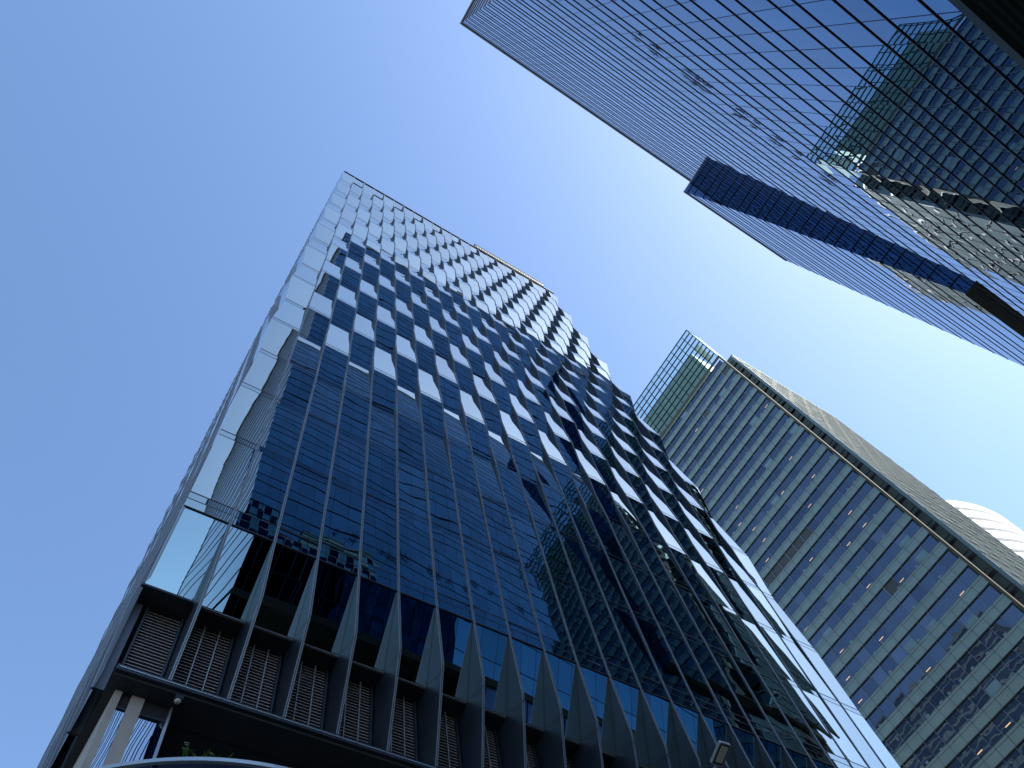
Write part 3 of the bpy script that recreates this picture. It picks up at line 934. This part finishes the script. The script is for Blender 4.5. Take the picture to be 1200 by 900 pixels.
for a, b in zip(angs, angs[1:]):
    mb.poly((cp(a, cr_ - .05, cz0 - .01), cp(b, cr_ - .05, cz0 - .01), cp(b, .02, cz0 - .01), cp(a, .02, cz0 - .01)), 'canopy')
    mb.poly((cp(a, cr_ - .05, cz0 + .0), cp(b, cr_ - .05, cz0 + .0), cp(b, .02, cz0), cp(a, .02, cz0)), 'canopy')
mb.box((ccx - cr_ + .1, ccy, cz0 - .04), (ccx + cr_ - .1, LY - 0.1, cz0 - .02), 'canopy')
mb.build('glass', can)
mb = MB()
for k in range(0, n + 1, 8):
    a = angs[k]
    mb.bar(cp(a, .3, cz0 - .10), cp(a, cr_ - .1, cz0 - .07), (-math.sin(a) * .05, math.cos(a) * .05, 0), (0, 0, .05), 'a_fin')
mb.build('rib', can)
for dx in (-1, 1):
    mb = MB(); mb.tube([(ccx + dx * 2.6, ccy + .4, 0), (ccx + dx * 2.6, ccy + .4, cz0 - .06)], 0.12, 'alu', 16); mb.build('post', can)
mb = MB()
for k in range(40):
    a, b = math.pi * (1.08 + .84 * k / 40), math.pi * (1.08 + .84 * (k + 1) / 40)
    mb.hexa([cp(a, cr_ - .55, cz0 - .01), cp(a, cr_ - .25, cz0 - .01), cp(b, cr_ - .25, cz0 - .01), cp(b, cr_ - .55, cz0 - .01),
             cp(a, cr_ - .55, cz0 + .05), cp(a, cr_ - .25, cz0 + .05), cp(b, cr_ - .25, cz0 + .05), cp(b, cr_ - .55, cz0 + .05)], 'a_fin')
mb.build('planter_trough', can)

def shrub(px, n, h, label):
    """a leafy sprig in the trough, on the bearing of picture column px"""
    mb = MB()
    best = min(angs, key=lambda a: abs((project(cp(a, cr_ - .35, cz0 + .05)) or (9e9, 0))[0] - px))
    base = cp(best, cr_ - .35, cz0 + .05)
    for s in range(n):
        d = Vector((rnd.uniform(-.35, .35), rnd.uniform(-.25, .2), 1)) * h * rnd.uniform(.6, 1)
        p1 = base + Vector((rnd.uniform(-.05, .05), rnd.uniform(-.05, .05), 0))
        mb.tube([p1, p1 + d * .5, p1 + d], [.006, .004, .002], 'leaf', 4)
        for q in range(9):
            b = p1 + d * (.3 + .7 * q / 8)
            a = rnd.uniform(0, 6.28)
            v = Vector((math.cos(a), math.sin(a), rnd.uniform(.1, .7))) * rnd.uniform(.06, .12)
            sd_ = v.cross(Vector((0, 0, 1))).normalized() * .018
            mb.poly((b, b + v * .5 + sd_, b + v, b + v * .5 - sd_), 'leaf')
    tag(mb.build('shrub'), label, 'plant')
shrub(217, 6, .42, 'taller green leafy sprig growing above the rim of the entrance canopy')
shrub(238, 5, .26, 'low green sprig to the right of the taller one on the canopy')
shrub(251, 3, .30, 'thin green shoot, rightmost of the sprigs on the entrance canopy')

LH = 9.0
def lray(px, py, h):
    d = rx * (px - 600) / 889.2 + dn * (py - 450) / 889.2 + fw
    return d * (h / d.z) + Vector((0, 0, CAMZ))
lamp = thing('street_lamp', lray(836, 960, LH).xy.to_3d(), 'grey street lamp with a slim tilted head in front of the dark fins', 'street lamp')
tip, tail = lray(851, 871.5, LH), lray(840, 897.5, LH - .12)
ax = (tip - tail).normalized()
wd = lray(858, 873, LH) - lray(844, 870, LH)
wd = (wd - ax * wd.dot(ax))
wl = wd.length
wd.normalize()
nn_ = ax.cross(wd)
if nn_.z < 0: nn_ = -nn_
def lp(a, b, c): return tail + ax * a + wd * b + nn_ * c
L_ = (tip - tail).length
def slab(mb, a0, a1, b, c0, c1, mat, cham=0.02):
    lo = [(a0 + cham, -b), (a0, -b + cham), (a0, b - cham), (a0 + cham, b), (a1 - cham, b), (a1, b - cham), (a1, -b + cham), (a1 - cham, -b)]
    mb.poly([lp(x, y, c0) for x, y in lo], mat)
    mb.poly([lp(x, y, c1) for x, y in lo][::-1], mat)
    for k in range(8):
        p, q = lo[k], lo[(k + 1) % 8]
        mb.poly((lp(*p, c0), lp(*q, c0), lp(*q, c1), lp(*p, c1)), mat)
mb = MB(); slab(mb, 0, L_, wl / 2, 0, .06, 'lampbody'); slab(mb, L_ * .1, L_ * .6, wl / 2 * .7, .06, .10, 'lampbody'); mb.build('head', lamp)
mb = MB(); slab(mb, L_ * .08, L_ * .94, wl / 2 * .80, -.006, -.001, 'black', .01); slab(mb, L_ * .16, L_ * .88, wl / 2 * .58, -.014, -.0061, 'lampled', .01); mb.build('lens', lamp)
mb = MB()
p0 = lp(0.02, 0, .03)
pole_xy = lamp.location
mb.tube([p0, p0 - ax * .25 - Vector((0, 0, .046)), Vector((pole_xy.x, pole_xy.y, p0.z - .45)), Vector((pole_xy.x, pole_xy.y, p0.z - 1.2)), Vector((pole_xy.x, pole_xy.y, 0))], [.03, .035, .045, .05, .085], 'lampbody', 12)
mb.build('pole', lamp)

mb = MB()
p = lray(209, 819, ZLB - 0.2 - CAMZ)
for k in range(8):
    a0, a1 = math.pi / 2 * k / 8, math.pi / 2 * (k + 1) / 8
    for q in range(16):
        b0, b1 = 2 * math.pi * q / 16, 2 * math.pi * (q + 1) / 16
        f = lambda a, b: (p.x + .07 * math.cos(a) * math.cos(b), p.y + .07 * math.cos(a) * math.sin(b), ZLB - 0.25 - .07 * math.sin(a))
        mb.poly((f(a0, b0), f(a0, b1), f(a1, b1), f(a1, b0)), 'cream')
mb.box((p.x - .08, p.y - .08, ZLB - .25), (p.x + .08, p.y + .08, ZLB - .168), 'a_fin')
tag(mb.build('dome_camera', smooth=False), 'small cream dome camera fixed under the dark soffit beside the lobby edge', 'camera')
